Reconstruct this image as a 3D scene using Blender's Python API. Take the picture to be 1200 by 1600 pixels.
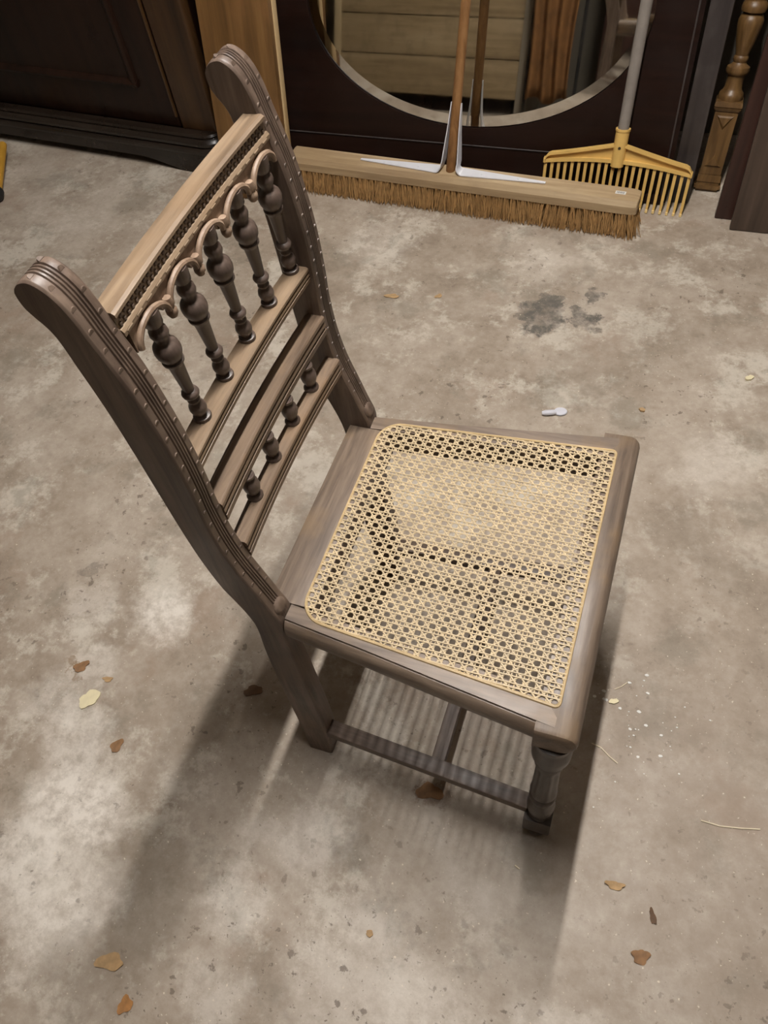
import bpy, bmesh, math, random
from mathutils import Vector, Matrix, noise as mnoise
random.seed(7)
PI = math.pi
for o in list(bpy.data.objects):
    bpy.data.objects.remove(o)
scene = bpy.context.scene
COL = scene.collection

# ------------------------------------------------------------------ camera
cam_d = bpy.data.cameras.new('camera'); cam = bpy.data.objects.new('camera', cam_d); COL.objects.link(cam)
cam_d.sensor_fit = 'VERTICAL'; cam_d.sensor_height = 36.0; cam_d.lens = 1231.8/1600*36.0
cam_d.clip_start = 0.05; cam_d.clip_end = 50
R = ((0.94055295, 0.3221955, -0.10747188), (-0.2068411, 0.79433465, 0.57118231), (-0.26940101, 0.5149976, -0.81375707))
C = (0.1951, -0.53195, 1.32187)
cam.matrix_world = Matrix(((R[0][0], R[1][0], -R[2][0], C[0]), (R[0][1], R[1][1], -R[2][1], C[1]), (R[0][2], R[1][2], -R[2][2], C[2]), (0, 0, 0, 1)))
scene.camera = cam

# ------------------------------------------------------------------ world, exposure
w = bpy.data.worlds.new('world'); scene.world = w; w.use_nodes = True
w.node_tree.nodes['Background'].inputs[0].default_value = (0.02, 0.02, 0.022, 1)
w.node_tree.nodes['Background'].inputs[1].default_value = 1.0
vs = scene.view_settings
vs.view_transform = 'Standard'; vs.look = 'None'; vs.gamma = 1.0; vs.use_curve_mapping = False
vs.exposure = 0.0
TUBE_POWER = 415.0            # emission strength of the fluorescent tubes
TUBES = [(0.04, 0.35, 2.40, 1.0)]

# ------------------------------------------------------------------ materials
MATS = {}
def srgb(r, g, b):
    f = lambda c: (c/255/12.92) if c/255 <= .04045 else ((c/255+.055)/1.055)**2.4
    return (f(r), f(g), f(b), 1)
class NT:
    def __init__(s, name):
        s.m = bpy.data.materials.new(name); s.m.use_nodes = True; s.t = s.m.node_tree
        s.b = s.t.nodes['Principled BSDF']
    def n(s, typ, **kw):
        nd = s.t.nodes.new(typ)
        for k, v in kw.items():
            if k == 'inp':
                for kk, vv in v.items(): 
                    if hasattr(vv, 'is_output'): s.t.links.new(vv, nd.inputs[kk])
                    else: nd.inputs[kk].default_value = vv
            else: setattr(nd, k, v)
        return nd
    def coord(s, scale=(1, 1, 1), loc=(0, 0, 0), rot=(0, 0, 0)):
        tc = s.n('ShaderNodeTexCoord'); mp = s.n('ShaderNodeMapping', inp={0: tc.outputs['Object'], 'Location': loc, 'Rotation': rot, 'Scale': scale})
        return mp.outputs[0]
    def noise(s, vec, scale, detail=4, rough=.55, dist=0.0):
        return s.n('ShaderNodeTexNoise', inp={'Vector': vec, 'Scale': scale, 'Detail': detail, 'Roughness': rough, 'Distortion': dist}).outputs[0]
    def ramp(s, fac, stops):
        r = s.n('ShaderNodeValToRGB', inp={0: fac}); e = r.color_ramp.elements
        while len(e) < len(stops): e.new(.5)
        for el, (p, c) in zip(e, stops): el.position = p; el.color = c if len(c) == 4 else (*c, 1)
        return r.outputs[0]
    def mix(s, fac, a, b, blend='MIX'):
        m = s.n('ShaderNodeMix', data_type='RGBA', blend_type=blend, inp={0: fac, 6: a, 7: b}); return m.outputs[2]
    def math(s, op, a, b=0.0, clamp=False):
        return s.n('ShaderNodeMath', operation=op, use_clamp=clamp, inp={0: a, 1: b}).outputs[0]
    def maprange(s, v, a, b, c=0.0, d=1.0, smooth=False):
        m = s.n('ShaderNodeMapRange', inp={0: v, 1: a, 2: b, 3: c, 4: d})
        if smooth: m.interpolation_type = 'SMOOTHSTEP'
        return m.outputs[0]
    def out(s, col=None, rough=None, metal=None, bump=None, bstr=.2, bdist=.002, spec=None):
        for k, v in (('Base Color', col), ('Roughness', rough), ('Metallic', metal), ('Specular IOR Level', spec)):
            if v is None: continue
            if hasattr(v, 'is_output'): s.t.links.new(v, s.b.inputs[k])
            else: s.b.inputs[k].default_value = v
        if bump is not None:
            bp = s.n('ShaderNodeBump', inp={'Height': bump, 'Strength': bstr, 'Distance': bdist}); s.t.links.new(bp.outputs[0], s.b.inputs['Normal'])
        return s.m
def wood(key, dark, mid, light, axis, scale=26.0, rough=.5, wear=None, wear_amt=.35, bstr=.35, spec=.5):
    t = NT(key); sc = [1, 1, 1]; sc[axis] = .07
    v = t.coord(scale=tuple(sc))
    g = t.noise(v, scale*3.2, 5, .65, .4); g2 = t.noise(v, scale*.55, 3, .5, .8)
    f = t.math('ADD', t.math('MULTIPLY', g, .6), t.math('MULTIPLY', g2, .45))
    col = t.ramp(f, [(.36, dark), (.52, mid), (.70, light)])
    v2 = t.coord(); p = t.noise(v2, 11, 4, .6)
    if wear:
        col = t.mix(t.math('MULTIPLY', t.maprange(p, .48, .68, smooth=True), wear_amt), col, wear)
    r = t.maprange(p, .3, .7, rough-.1, rough+.12)
    MATS[key] = t.out(col, r, bump=g, bstr=bstr, bdist=.0006, spec=spec); return MATS[key]
def plain(key, col, rough=.5, metal=0.0, var=.12, scale=30, bstr=.15, spec=.5):
    t = NT(key); v = t.coord(); n = t.noise(v, scale, 4, .6)
    c2 = tuple(max(0, min(1, c*(1-var*2.2))) for c in col[:3])+(1,)
    c = t.ramp(n, [(.3, c2), (.7, col)])
    MATS[key] = t.out(c, t.maprange(n, .3, .7, rough-.06, rough+.08), metal, bump=n, bstr=bstr, bdist=.0008, spec=spec); return MATS[key]

for ax, nm in enumerate('xyz'):
    wood('oak_grey_'+nm, srgb(62, 50, 42), srgb(96, 80, 69), srgb(126, 108, 94), ax, 30, .46, srgb(132, 114, 98), .35)
    wood('oak_tan_'+nm, srgb(90, 73, 56), srgb(124, 104, 83), srgb(150, 129, 105), ax, 30, .46, srgb(132, 106, 76), .4)  # lighter oak copy: lamp light on the crest and shelf is in the colour
    wood('oak_seat_'+nm, srgb(66, 54, 45), srgb(104, 89, 76), srgb(134, 117, 101), ax, 34, .47, srgb(132, 108, 80), .5)
    wood('oak_mid_'+nm, srgb(84, 68, 54), srgb(116, 97, 79), srgb(142, 121, 100), ax, 30, .46, srgb(146, 116, 84), .4)
    wood('oak_dark_'+nm, srgb(42, 34, 28), srgb(66, 55, 46), srgb(90, 77, 67), ax, 30, .42, srgb(98, 86, 76), .25)
wood('oak_spindle', srgb(58, 47, 41), srgb(86, 72, 64), srgb(108, 93, 84), 2, 30, .38)
wood('fret_wood', srgb(112, 90, 72), srgb(142, 119, 99), srgb(166, 143, 122), 2, 30, .5)
wood('oak_board', srgb(80, 55, 26), srgb(108, 77, 40), srgb(130, 97, 56), 2, 12, .5, srgb(120, 82, 44), .5)
wood('oak_pale_edge', srgb(150, 122, 82), srgb(178, 150, 108), srgb(196, 170, 128), 2, 18, .5)
wood('cabinet_wood', srgb(18, 9, 5), srgb(29, 15, 9), srgb(40, 23, 14), 2, 9, .36, spec=.25)
wood('cabinet_brown', srgb(36, 23, 11), srgb(58, 38, 20), srgb(78, 54, 30), 2, 9, .4, spec=.4)
wood('cabinet_plinth', srgb(18, 13, 10), srgb(34, 26, 20), srgb(50, 40, 32), 0, 9, .3)
wood('mahogany_panel', srgb(20, 10, 7), srgb(30, 16, 11), srgb(40, 23, 16), 0, 8, .42, spec=.25)
wood('board_slate', srgb(34, 29, 29), srgb(52, 45, 43), srgb(68, 60, 56), 2, 10, .5, srgb(86, 80, 76), .3)
wood('baluster_oak', srgb(72, 50, 26), srgb(106, 78, 44), srgb(136, 104, 64), 2, 16, .42, srgb(92, 66, 38), .5)
wood('panel_red', srgb(36, 20, 15), srgb(54, 31, 24), srgb(72, 45, 36), 2, 10, .42)
wood('panel_brown', srgb(54, 42, 34), srgb(70, 56, 46), srgb(84, 69, 58), 2, 14, .55)
wood('broom_wood', srgb(140, 115, 84), srgb(168, 144, 110), srgb(190, 168, 134), 0, 16, .55, srgb(150, 128, 100), .4)
wood('broom_handle', srgb(96, 64, 34), srgb(130, 92, 54), srgb(154, 114, 72), 2, 22, .45)
wood('pale_plank', srgb(120, 100, 72), srgb(152, 131, 98), srgb(172, 152, 120), 0, 8, .55, srgb(132, 112, 84), .5)
wood('pale_stile', srgb(160, 138, 104), srgb(186, 166, 130), srgb(200, 182, 148), 2, 10, .55)
wood('grey_stile', srgb(110, 100, 86), srgb(140, 130, 114), srgb(160, 150, 134), 2, 10, .6)
wood('honey_plank', srgb(140, 100, 48), srgb(176, 134, 74), srgb(200, 160, 100), 2, 10, .5)
plain('cane', srgb(206, 184, 147), .5, var=.13, scale=60)
plain('cane_binder', srgb(196, 170, 126), .4, var=.12, scale=45)
plain('bristle', srgb(188, 146, 92), .7, var=.16, scale=70)
plain('rake_plastic', srgb(224, 184, 106), .42, var=.07, scale=20)
plain('rake_tine_tip', srgb(236, 206, 140), .5, var=.08)
plain('rake_handle', srgb(140, 132, 124), .5, var=.12, scale=24)
plain('steel', srgb(232, 232, 238), .34, metal=.25, var=.03, scale=14, bstr=.05)  # whitened, hardly metallic: tube glare on the broom braces put into colour
plain('hole_dark', srgb(60, 46, 26), .8)
plain('paper', srgb(224, 222, 216), .7, var=.05)
plain('print_ink', srgb(120, 116, 112), .7)
plain('leaf_brown', srgb(150, 112, 76), .75, var=.18, scale=90)
plain('leaf_tan', srgb(188, 154, 110), .75, var=.16, scale=90)
plain('leaf_orange', srgb(180, 128, 74), .75, var=.18, scale=90)
plain('leaf_dark', srgb(108, 80, 56), .75, var=.2, scale=90)
plain('chip_cream', srgb(226, 214, 176), .7, var=.05, scale=80)
plain('plastic_white', srgb(212, 212, 220), .35, var=.05)
plain('straw', srgb(226, 212, 184), .6, var=.06)
plain('rubber_black', srgb(30, 28, 28), .6, var=.1)
plain('tool_yellow', srgb(190, 142, 50), .5, var=.1)
plain('cloth_brown', srgb(140, 98, 56), .85, var=.2, scale=16)
plain('lamp_housing', srgb(225, 225, 225), .5, var=.03)
plain('plaster', srgb(112, 104, 92), .85, var=.08, scale=6)
plain('ceiling_paint', srgb(100, 95, 88), .9, var=.04, scale=5)
# mirror
t = NT('mirror'); v = t.coord(); n = t.noise(v, 14, 4, .6)
MATS['mirror'] = t.out(t.ramp(n, [(.3, (.70, .69, .64, 1)), (.7, (.78, .77, .72, 1))]), t.maprange(n, .35, .75, .015, .045), 1.0)
t = NT('mirror_bevel'); v = t.coord(); n = t.noise(v, 25, 4, .6)
MATS['mirror_bevel'] = t.out(t.ramp(n, [(.3, (.62, .60, .55, 1)), (.7, (.74, .72, .67, 1))]), t.maprange(n, .35, .7, .03, .10), 1.0)
# tube
t = NT('tube_glow'); t.b.inputs['Base Color'].default_value = (1, 1, 1, 1)
t.b.inputs['Emission Color'].default_value = (1.0, .962, .925, 1); t.b.inputs['Emission Strength'].default_value = TUBE_POWER
MATS['tube_glow'] = t.m

def concrete():
    t = NT('concrete'); v = t.coord()
    big = t.noise(v, 1.5, 3, .5); mid = t.noise(v, 8.0, 10, .70); fine = t.noise(v, 60, 8, .70); speck = t.noise(v, 120, 4, .6)
    base = t.math('ADD', t.math('MULTIPLY', big, .35), t.math('ADD', t.math('MULTIPLY', mid, .50), t.math('MULTIPLY', fine, .18)))
    col = t.ramp(base, [(.38, srgb(131, 117, 102)), (.48, srgb(155, 141, 125)), (.55, srgb(169, 156, 141)), (.66, srgb(188, 177, 163))])
    # crisp-edged chalky bloom
    sep = t.n('ShaderNodeVectorMath', operation='DISTANCE', inp={0: v, 1: (.75, -.10, 0)}).outputs['Value']
    keep = t.maprange(sep, .30, .95, .15, .85, True)
    bloom = t.maprange(t.math('ADD', t.math('MULTIPLY', t.noise(t.coord(loc=(5.3, 1.7, 0)), 5.5, 12, .74), .85), t.math('MULTIPLY', fine, .15)), .505, .60, smooth=True)
    col = t.mix(t.math('MULTIPLY', bloom, t.math('MULTIPLY', keep, .72)), col, srgb(206, 198, 184))
    # grey-green damp patches
    dk = t.maprange(t.noise(t.coord(loc=(3.1, 7.7, 0)), 6.0, 11, .72), .53, .63, smooth=True)
    col = t.mix(t.math('MULTIPLY', dk, .42), col, srgb(120, 113, 99))
    rs = t.maprange(t.noise(t.coord(loc=(8.1, 2.2, 0)), 4.0, 9, .7), .56, .66, smooth=True)
    col = t.mix(t.math('MULTIPLY', rs, .28), col, srgb(148, 122, 102))
    def warp(sc, amt, off):
        n = t.n('ShaderNodeTexNoise', inp={'Vector': t.coord(loc=off), 'Scale': sc, 'Detail': 9, 'Roughness': .72}).outputs[1]
        return t.n('ShaderNodeVectorMath', operation='SCALE', inp={0: t.n('ShaderNodeVectorMath', operation='SUBTRACT', inp={0: n, 1: (.5, .5, .5)}).outputs[0], 'Scale': amt}).outputs[0]
    vd = t.n('ShaderNodeVectorMath', operation='ADD', inp={0: v, 1: warp(14, .16, (0, 0, 0))}).outputs[0]
    vd = t.n('ShaderNodeVectorMath', operation='MULTIPLY', inp={0: vd, 1: (1, 1, 0)}).outputs[0]
    grain = t.maprange(t.noise(t.coord(loc=(1.1, 6.2, 0)), 26, 9, .75), .40, .58, .35, 1.0)
    def blob(col, x, y, r, c, amt, soft=.35):
        d = t.n('ShaderNodeVectorMath', operation='DISTANCE', inp={0: vd, 1: (x, y, 0)}).outputs['Value']
        return t.mix(t.math('MULTIPLY', t.math('MULTIPLY', t.maprange(d, r, r*soft, smooth=True), grain), amt), col, c)
    W = srgb(226, 218, 207); G = srgb(96, 91, 84); B = srgb(128, 104, 76); D = srgb(128, 116, 101)
    for a in [(-.585, -.03, .085, W, .85), (-.66, -.16, .06, W, .5), (-.74, -.06, .08, W, .4), (-.56, -.42, .13, W, .95), (-.62, -.30, .09, W, .6), (-.50, -.57, .11, W, .85), (-.44, -.50, .06, W, .5), (-.60, -.52, .10, W, .8), (-.70, -.25, .09, W, .5),
              (-.02, -.50, .14, W, .4), (.12, -.53, .12, W, .45), (.27, -.50, .09, W, .55), (.42, -.53, .07, W, .4), (-.22, -.46, .08, W, .5), (-.14, -.34, .08, W, .45), (-.21, -.58, .07, W, .4),
              (-.245, -.35, .05, W, .35), (.38, .60, .10, W, .35), (.33, .52, .06, W, .3), (-.36, .33, .07, W, .25), (-.55, 1.15, .14, W, .3), (-.1, 1.15, .12, W, .25), (-.30, .44, .035, W, .4), (-.33, .36, .03, W, .35)]:
        col = blob(col, *a)
    for a in [(.55, -.15, .50, srgb(146, 131, 116), .55, .3), (-.40, -.44, .09, D, .5), (-.35, -.52, .08, D, .5), (-.44, -.62, .07, D, .5), (.34, .40, .09, D, .45), (.42, .33, .08, D, .4), (.10, .80, .16, D, .35), (.22, .95, .12, D, .3), (-.62, .35, .09, srgb(146, 140, 126), .5), (-.08, -.33, .05, srgb(118, 108, 95), .6)]:
        col = blob(col, *a)
    for a in [(-.055, .945, .062, G, 1.0, .75), (-.05, 1.0, .035, G, .9, .75), (.045, .955, .045, G, 1.0, .75), (.03, .985, .03, G, .9, .75), (.052, 1.04, .024, G, .95, .7),
              (-.785, .018, .020, G, .6, .6), (-.30, .40, .05, srgb(120, 116, 100), .6), (-.31, .30, .04, srgb(120, 116, 100), .6), (.02, -.20, .030, srgb(104, 76, 50), .8, .6),
              (-.70, -.18, .02, B, .8, .6), (-.67, -.20, .012, B, .7, .6)]:
        col = blob(col, *a)
    # pits and pale grit
    pit = t.maprange(speck, .635, .70, smooth=True); pitmask = t.maprange(t.noise(t.coord(loc=(4, 4, 0)), 3.0, 4), .44, .60, .1, 1)
    col = t.mix(t.math('MULTIPLY', t.math('MULTIPLY', pit, pitmask), .75), col, srgb(92, 79, 66))
    pit2 = t.maprange(t.noise(t.coord(loc=(2, 9, 0)), 46, 4, .6), .615, .665, smooth=True)
    col = t.mix(t.math('MULTIPLY', t.math('MULTIPLY', pit2, pitmask), .7), col, srgb(98, 86, 74))
    grit = t.maprange(t.noise(t.coord(loc=(9, 4, 0)), 170, 2, .5), .69, .74, smooth=True)
    col = t.mix(t.math('MULTIPLY', grit, .7), col, srgb(220, 208, 188))
    # faint drag marks across the lower left
    h = t.math('ADD', t.math('MULTIPLY', fine, .6), t.math('SUBTRACT', t.math('MULTIPLY', mid, .8), t.math('MULTIPLY', pit, .5)))
    MATS['concrete'] = t.out(col, t.maprange(mid, .35, .65, .64, .50), bump=h, bstr=.30, bdist=.002, spec=.4)
concrete()

# ------------------------------------------------------------------ mesh helpers
def link_mesh(name, bm, mat, parent=None, smooth=True, angle=35):
    me = bpy.data.meshes.new(name)
    bmesh.ops.recalc_face_normals(bm, faces=bm.faces[:])
    bm.to_mesh(me); bm.free()
    if smooth:
        for p in me.polygons: p.use_smooth = True
        try: me.set_sharp_from_angle(angle=math.radians(angle))
        except Exception: pass
    me.materials.append(MATS[mat] if isinstance(mat, str) else mat)
    o = bpy.data.objects.new(name, me); COL.objects.link(o)
    if parent: o.parent = parent
    return o
def tag(o, label=None, cat=None, group=None, kind=None):
    if label: o['label'] = label
    if cat: o['category'] = cat
    if group: o['group'] = group
    if kind: o['kind'] = kind
    return o
def empty(name, loc=(0, 0, 0), rot=(0, 0, 0)):
    o = bpy.data.objects.new(name, None); COL.objects.link(o); o.empty_display_size = .05
    o.location = loc; o.rotation_euler = rot; return o
def add_box(bm, x0, x1, y0, y1, z0, z1, bev=0.0, seg=2):
    b2 = bmesh.new()
    vs_ = [b2.verts.new((x, y, z)) for x in (x0, x1) for y in (y0, y1) for z in (z0, z1)]
    for f in ((0, 1, 3, 2), (4, 6, 7, 5), (0, 4, 5, 1), (2, 3, 7, 6), (0, 2, 6, 4), (1, 5, 7, 3)): b2.faces.new([vs_[i] for i in f])
    if bev > 0: bmesh.ops.bevel(b2, geom=b2.edges[:], offset=bev, segments=seg, affect='EDGES', profile=.6)
    me = bpy.data.meshes.new('tmp'); b2.to_mesh(me); b2.free(); bm.from_mesh(me); bpy.data.meshes.remove(me)
    return bm
def box(name, x0, x1, y0, y1, z0, z1, mat, parent=None, bev=.002, seg=2):
    return link_mesh(name, add_box(bmesh.new(), x0, x1, y0, y1, z0, z1, bev, seg), mat, parent)
def loft(bm, loops, closed=True, cap=True, loop_closed=False):
    """loops: list of point lists with the same count; closed = section closed"""
    rows = [[bm.verts.new(p) for p in lp] for lp in loops]
    n = len(rows[0]); k = len(rows)
    for i in range(k if loop_closed else k-1):
        a, b = rows[i], rows[(i+1) % k]
        for j in range(n if closed else n-1):
            q = (j+1) % n
            bm.faces.new((a[j], a[q], b[q], b[j]))
    if cap and closed and not loop_closed:
        bm.faces.new(rows[0]); bm.faces.new(rows[-1][::-1])
    return rows
def lathe(bm, prof, seg=24, centre=(0, 0, 0), flute=None, axis=None):
    """prof: (r, z); flute(z) -> (count, depth)"""
    loops = []
    for r, z in prof:
        lp = []
        for k in range(seg):
            a = 2*PI*k/seg; rr = r
            if flute:
                c, d = flute(z); rr = r-d*(.5+.5*math.cos(c*a))
            lp.append((centre[0]+rr*math.cos(a), centre[1]+rr*math.sin(a), centre[2]+z))
        loops.append(lp)
    loft(bm, loops); return bm
def tube(bm, pts, rad, seg=10):
    pts = [Vector(p) for p in pts]; loops = []
    for i, p in enumerate(pts):
        d = (pts[min(i+1, len(pts)-1)]-pts[max(i-1, 0)]).normalized()
        u = d.orthogonal().normalized() if i == 0 else (u-d*u.dot(d)).normalized()
        v = d.cross(u); r = rad[i] if isinstance(rad, (list, tuple)) else rad
        loops.append([p+u*(r*math.cos(2*PI*k/seg))+v*(r*math.sin(2*PI*k/seg)) for k in range(seg)])
    loft(bm, loops); return bm
def smooth_table(tab, s, n):
    """Catmull-Rom through a table of tuples, n steps per span"""
    out = []
    for i in range(len(tab)-1):
        p0, p1, p2, p3 = (Vector(tab[max(i-1, 0)]), Vector(tab[i]), Vector(tab[i+1]), Vector(tab[min(i+2, len(tab)-1)]))
        for k in range(n):
            t_ = k/n
            out.append(.5*((2*p1)+(p2-p0)*t_+(2*p0-5*p1+4*p2-p3)*t_*t_+(3*p1-p0-3*p2+p3)*t_**3))
    out.append(Vector(tab[-1])); return out

# ------------------------------------------------------------------ room shell
XL, XR, YF, YB, ZC = -3.0, 2.4, -2.6, 1.80, 2.60
floor = link_mesh('floor', add_box(bmesh.new(), XL, XR, YF, YB, -.1, 0), 'concrete', smooth=False); tag(floor, 'mottled stained concrete workshop floor', kind='structure')
tag(link_mesh('ceiling', add_box(bmesh.new(), XL, XR, YF, YB, ZC, ZC+.08), 'ceiling_paint', smooth=False), 'plain pale workshop ceiling', kind='structure')
tag(link_mesh('wall_back', add_box(bmesh.new(), XL, XR, YB, YB+.1, 0, ZC), 'plaster', smooth=False), 'plain wall behind the leaning furniture', kind='structure')
tag(link_mesh('wall_front', add_box(bmesh.new(), XL, XR, YF-.1, YF, 0, ZC), 'plaster', smooth=False), 'plain wall behind the camera', kind='structure')
tag(link_mesh('wall_left', add_box(bmesh.new(), XL-.1, XL, YF, YB, 0, ZC), 'plaster', smooth=False), 'plain left workshop wall', kind='structure')
tag(link_mesh('wall_right', add_box(bmesh.new(), XR, XR+.1, YF, YB, 0, ZC), 'plaster', smooth=False), 'plain right workshop wall', kind='structure')

# fluorescent fittings above the scene (the lamps that throw the chair's shadow)
for i, (x, y, z, k) in enumerate(TUBES):
    r_ = empty('fluorescent_light', (x, y, z))
    tag(r_, 'bare fluorescent tube fitting on the ceiling straight above the chair', 'light')
    box('housing', -.03, .03, -.66, .66, .05, .20, 'lamp_housing', r_, .004)
    for s in (-1, 1): box('lamp_holder', -.015, .015, s*.63-.012, s*.63+.012, -.018, .05, 'lamp_housing', r_, .002)
    link_mesh('tube', tube(bmesh.new(), [(0, -.60, 0), (0, .60, 0)], .019, 10), 'tube_glow', r_)

# ------------------------------------------------------------------ the cane chair
chair = tag(empty('dining_chair'), 'carved oak chair with turned spindles and woven cane seat on the concrete', 'chair')
W, TH = .1812, .0320                       # outer half width and thickness of the posts
stations = [  # front (x,z), back (x,z), outward shift at the foot
    (-.166, .000, -.207, .000), (-.160, .060, -.2065, .060), (-.158, .130, -.206, .130), (-.160, .260, -.2075, .260), (-.163, .360, -.2055, .360),
    (-.163, .420, -.2015, .425), (-.159, .462, -.2055, .462), (-.167, .495, -.2150, .497), (-.176, .530, -.2235, .524), (-.187, .573, -.2305, .567),
    (-.194, .620, -.2345, .610), (-.196, .672, -.2368, .660), (-.1945, .710, -.2380, .700), (-.194, .747, -.2390, .735), (-.195, .787, -.2402, .775),
    (-.199, .831, -.2422, .820), (-.204, .867, -.2450, .856), (-.211, .897, -.2480, .884), (-.216, .917, -.2495, .902), (-.221, .939, -.2515, .916),
    (-.2275, .956, -.2555, .926), (-.236, .967, -.2610, .934), (-.246, .9725, -.2655, .942), (-.256, .9705, -.2670, .950), (-.2625, .9650, -.2668, .9570)]
fine_st = smooth_table(stations, 0, 4)
# profile across the front face: (fraction of width, inward depth)
PROF = [(0, .0022), (.05, .0004), (.08, 0), (.29, 0), (.315, .0018), (.345, .0018), (.37, .0002), (.41, 0), (.435, .0016), (.46, .0016), (.485, 0), (.52, 0), (.545, .0016), (.57, .0016), (.595, 0), (.635, .0002), (.66, .0018), (.69, .0018), (.715, 0), (.92, 0), (.95, .0004), (1, .0022)]
def post_y(z): return 0.014*max(0, (.44-z)/.44)
def front_at(z):
    for a, b in zip(fine_st, fine_st[1:]):
        if a[1] <= z <= b[1] and b[1] > a[1]: return a[0]+(b[0]-a[0])*(z-a[1])/(b[1]-a[1])
    return fine_st[-1][0]
for s in (-1, 1):
    bm = bmesh.new(); loops = []
    for k, st in enumerate(fine_st):
        fx, fz, bx, bz = st; d = Vector((bx-fx, bz-fz)).normalized(); sh = post_y(fz); lp = []
        g = 1.0 if fz > .49 or k > len(fine_st)//2 else (0.0 if fz < .46 else (fz-.46)/.03)
        for fr, dep in PROF:
            dd = dep if fr in (0, 1, .05, .95) else dep*g
            lp.append((fx+d.x*dd, s*(W+sh-fr*TH), fz+d.y*dd))
        for fr, dep in ((1, .002), (.94, 0), (.06, 0), (0, .002)):
            lp.append((bx-d.x*dep, s*(W+sh-fr*TH), bz-d.y*dep))
        loops.append(lp)
    loft(bm, loops)
    post = link_mesh('back_post', bm, 'oak_grey_z', chair, angle=32)
    # chip carved scales along the two outer bands
    bm = bmesh.new(); acc = 0; last = None; n_ = 0
    for k in range(len(fine_st)-6):
        fx, fz, bx, bz = fine_st[k]
        if fz < .50 and k < 40: continue
        p = Vector((fx, fz))
        if last is not None: acc += (p-last).length
        last = p
        if acc > .0175:
            acc = 0; n_ += 1
            q = fine_st[k+1]; tdir = Vector((q[0]-fx, q[1]-fz)).normalized(); nrm = Vector((fx-bx, fz-bz)).normalized(); nrm = (nrm-tdir*nrm.dot(tdir)).normalized()
            for bi, fr in enumerate((.19, .81)):
                jit = (.004 if bi else 0)+random.uniform(-.001, .001)
                cy = s*(W-fr*TH); cp = p+tdir*jit
                ring = []
                for a in range(7):
                    an = PI*a/6
                    off = cp+tdir*(.0042*math.sin(an))
                    ring.append(bm.verts.new((off.x-nrm.x*.0006, cy+.0034*math.cos(an), off.y-nrm.y*.0006)))
                top = [bm.verts.new((cp.x+tdir.x*(.0036*math.sin(PI*a/6))+nrm.x*(.0002+.0011*math.sin(PI*a/6)), cy+.0028*math.cos(PI*a/6), cp.y+tdir.y*(.0036*math.sin(PI*a/6))+nrm.y*(.0002+.0011*math.sin(PI*a/6)))) for a in range(7)]
                for a in range(6): bm.faces.new((ring[a], ring[a+1], top[a+1], top[a]))
                bm.faces.new(top); bm.faces.new((ring[0], top[0], top[6], ring[6]))
    tag(link_mesh('chip_carving', bm, 'oak_grey_z', post), kind='stuff')
    # roundel at the lower end of the front face
    bm = bmesh.new(); lathe(bm, [(.0001, .0032), (.006, .0034), (.009, .0026), (.0112, .0006), (.0112, -.003), (.0001, -.003)], 20)
    zc = .4815; xc = front_at(zc); dv = Vector((front_at(.50)-front_at(.466), 0, .034)).normalized(); nv = Vector((dv.z, 0, -dv.x))
    M = Matrix((( 0, dv.x, nv.x, xc), (1, 0, 0, s*(W-TH/2)), (0, dv.z, nv.z, zc), (0, 0, 0, 1)))
    bmesh.ops.transform(bm, matrix=M, verts=bm.verts[:]); link_mesh('roundel', bm, 'oak_grey_z', post)

IN = W-TH+.0008                             # inner face of the posts
def bow(y, b=.005): return -b*(1-(y/IN)**2)
def rail(name, sec, mat, b=.005, parent=chair, n=18, y0=-IN, y1=IN):
    bm = bmesh.new()
    loft(bm, [[(x+bow(y0+(y1-y0)*k/n, b), y0+(y1-y0)*k/n, z) for x, z in sec] for k in range(n+1)])
    return link_mesh(name, bm, mat, parent, angle=28)
def reeded_front(x, zt, zb, dep=.0028):
    """front edge going down from (x, zt) to (x, zb): bead, groove, bead, groove, fillet"""
    h = zt-zb; P = []
    for a, d in ((0, .0012), (.05, 0), (.20, 0), (.26, dep), (.31, dep), (.36, .0006), (.50, .0002), (.56, dep), (.61, dep), (.66, 0), (.92, .0006), (1, .003)): P.append((x-d, zt-h*a))
    return P
# crest rail: flat worn top coloured as lamp-lit, carved band, notched moulding
crest = rail('crest_rail', [(-.2370, .898), (-.2375, .916), (-.2350, .9205), (-.2150, .9215), (-.2120, .9195), (-.2118, .9165), (-.2148, .9150), (-.2148, .9030), (-.2300, .8975)], 'oak_tan_y')
mould = rail('crest_moulding', [(-.2155, .9042), (-.2128, .9036), (-.2108, .9010), (-.2108, .8970), (-.2128, .8945), (-.2250, .8940), (-.2250, .9042)], 'oak_tan_y')
bm = bmesh.new()
for k in range(40):                        # small gouged dashes in two staggered rows
    y = -IN+.005+k*(2*IN-.01)/39
    for r_, z in enumerate((.9065, .9118)):
        yy = y+(.0036 if r_ else 0)
        if abs(yy) > IN-.003: continue
        x = -.2148+bow(yy); add_box(bm, x-.001, x+.0016, yy-.0023, yy+.0016, z-.0019, z+.0019, .0007, 1)
tag(link_mesh('carved_band', bm, 'oak_grey_y', crest), kind='stuff')
bm = bmesh.new()
for k in range(16):                        # raised notches on the moulding
    y = -IN+.010+k*(2*IN-.020)/15; x = -.2108+bow(y)
    add_box(bm, x-.0022, x+.0008, y-.0062, y+.0042, .8972, .9008, .0009, 1)
link_mesh('moulding_notches', bm, 'oak_tan_y', mould)
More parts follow.
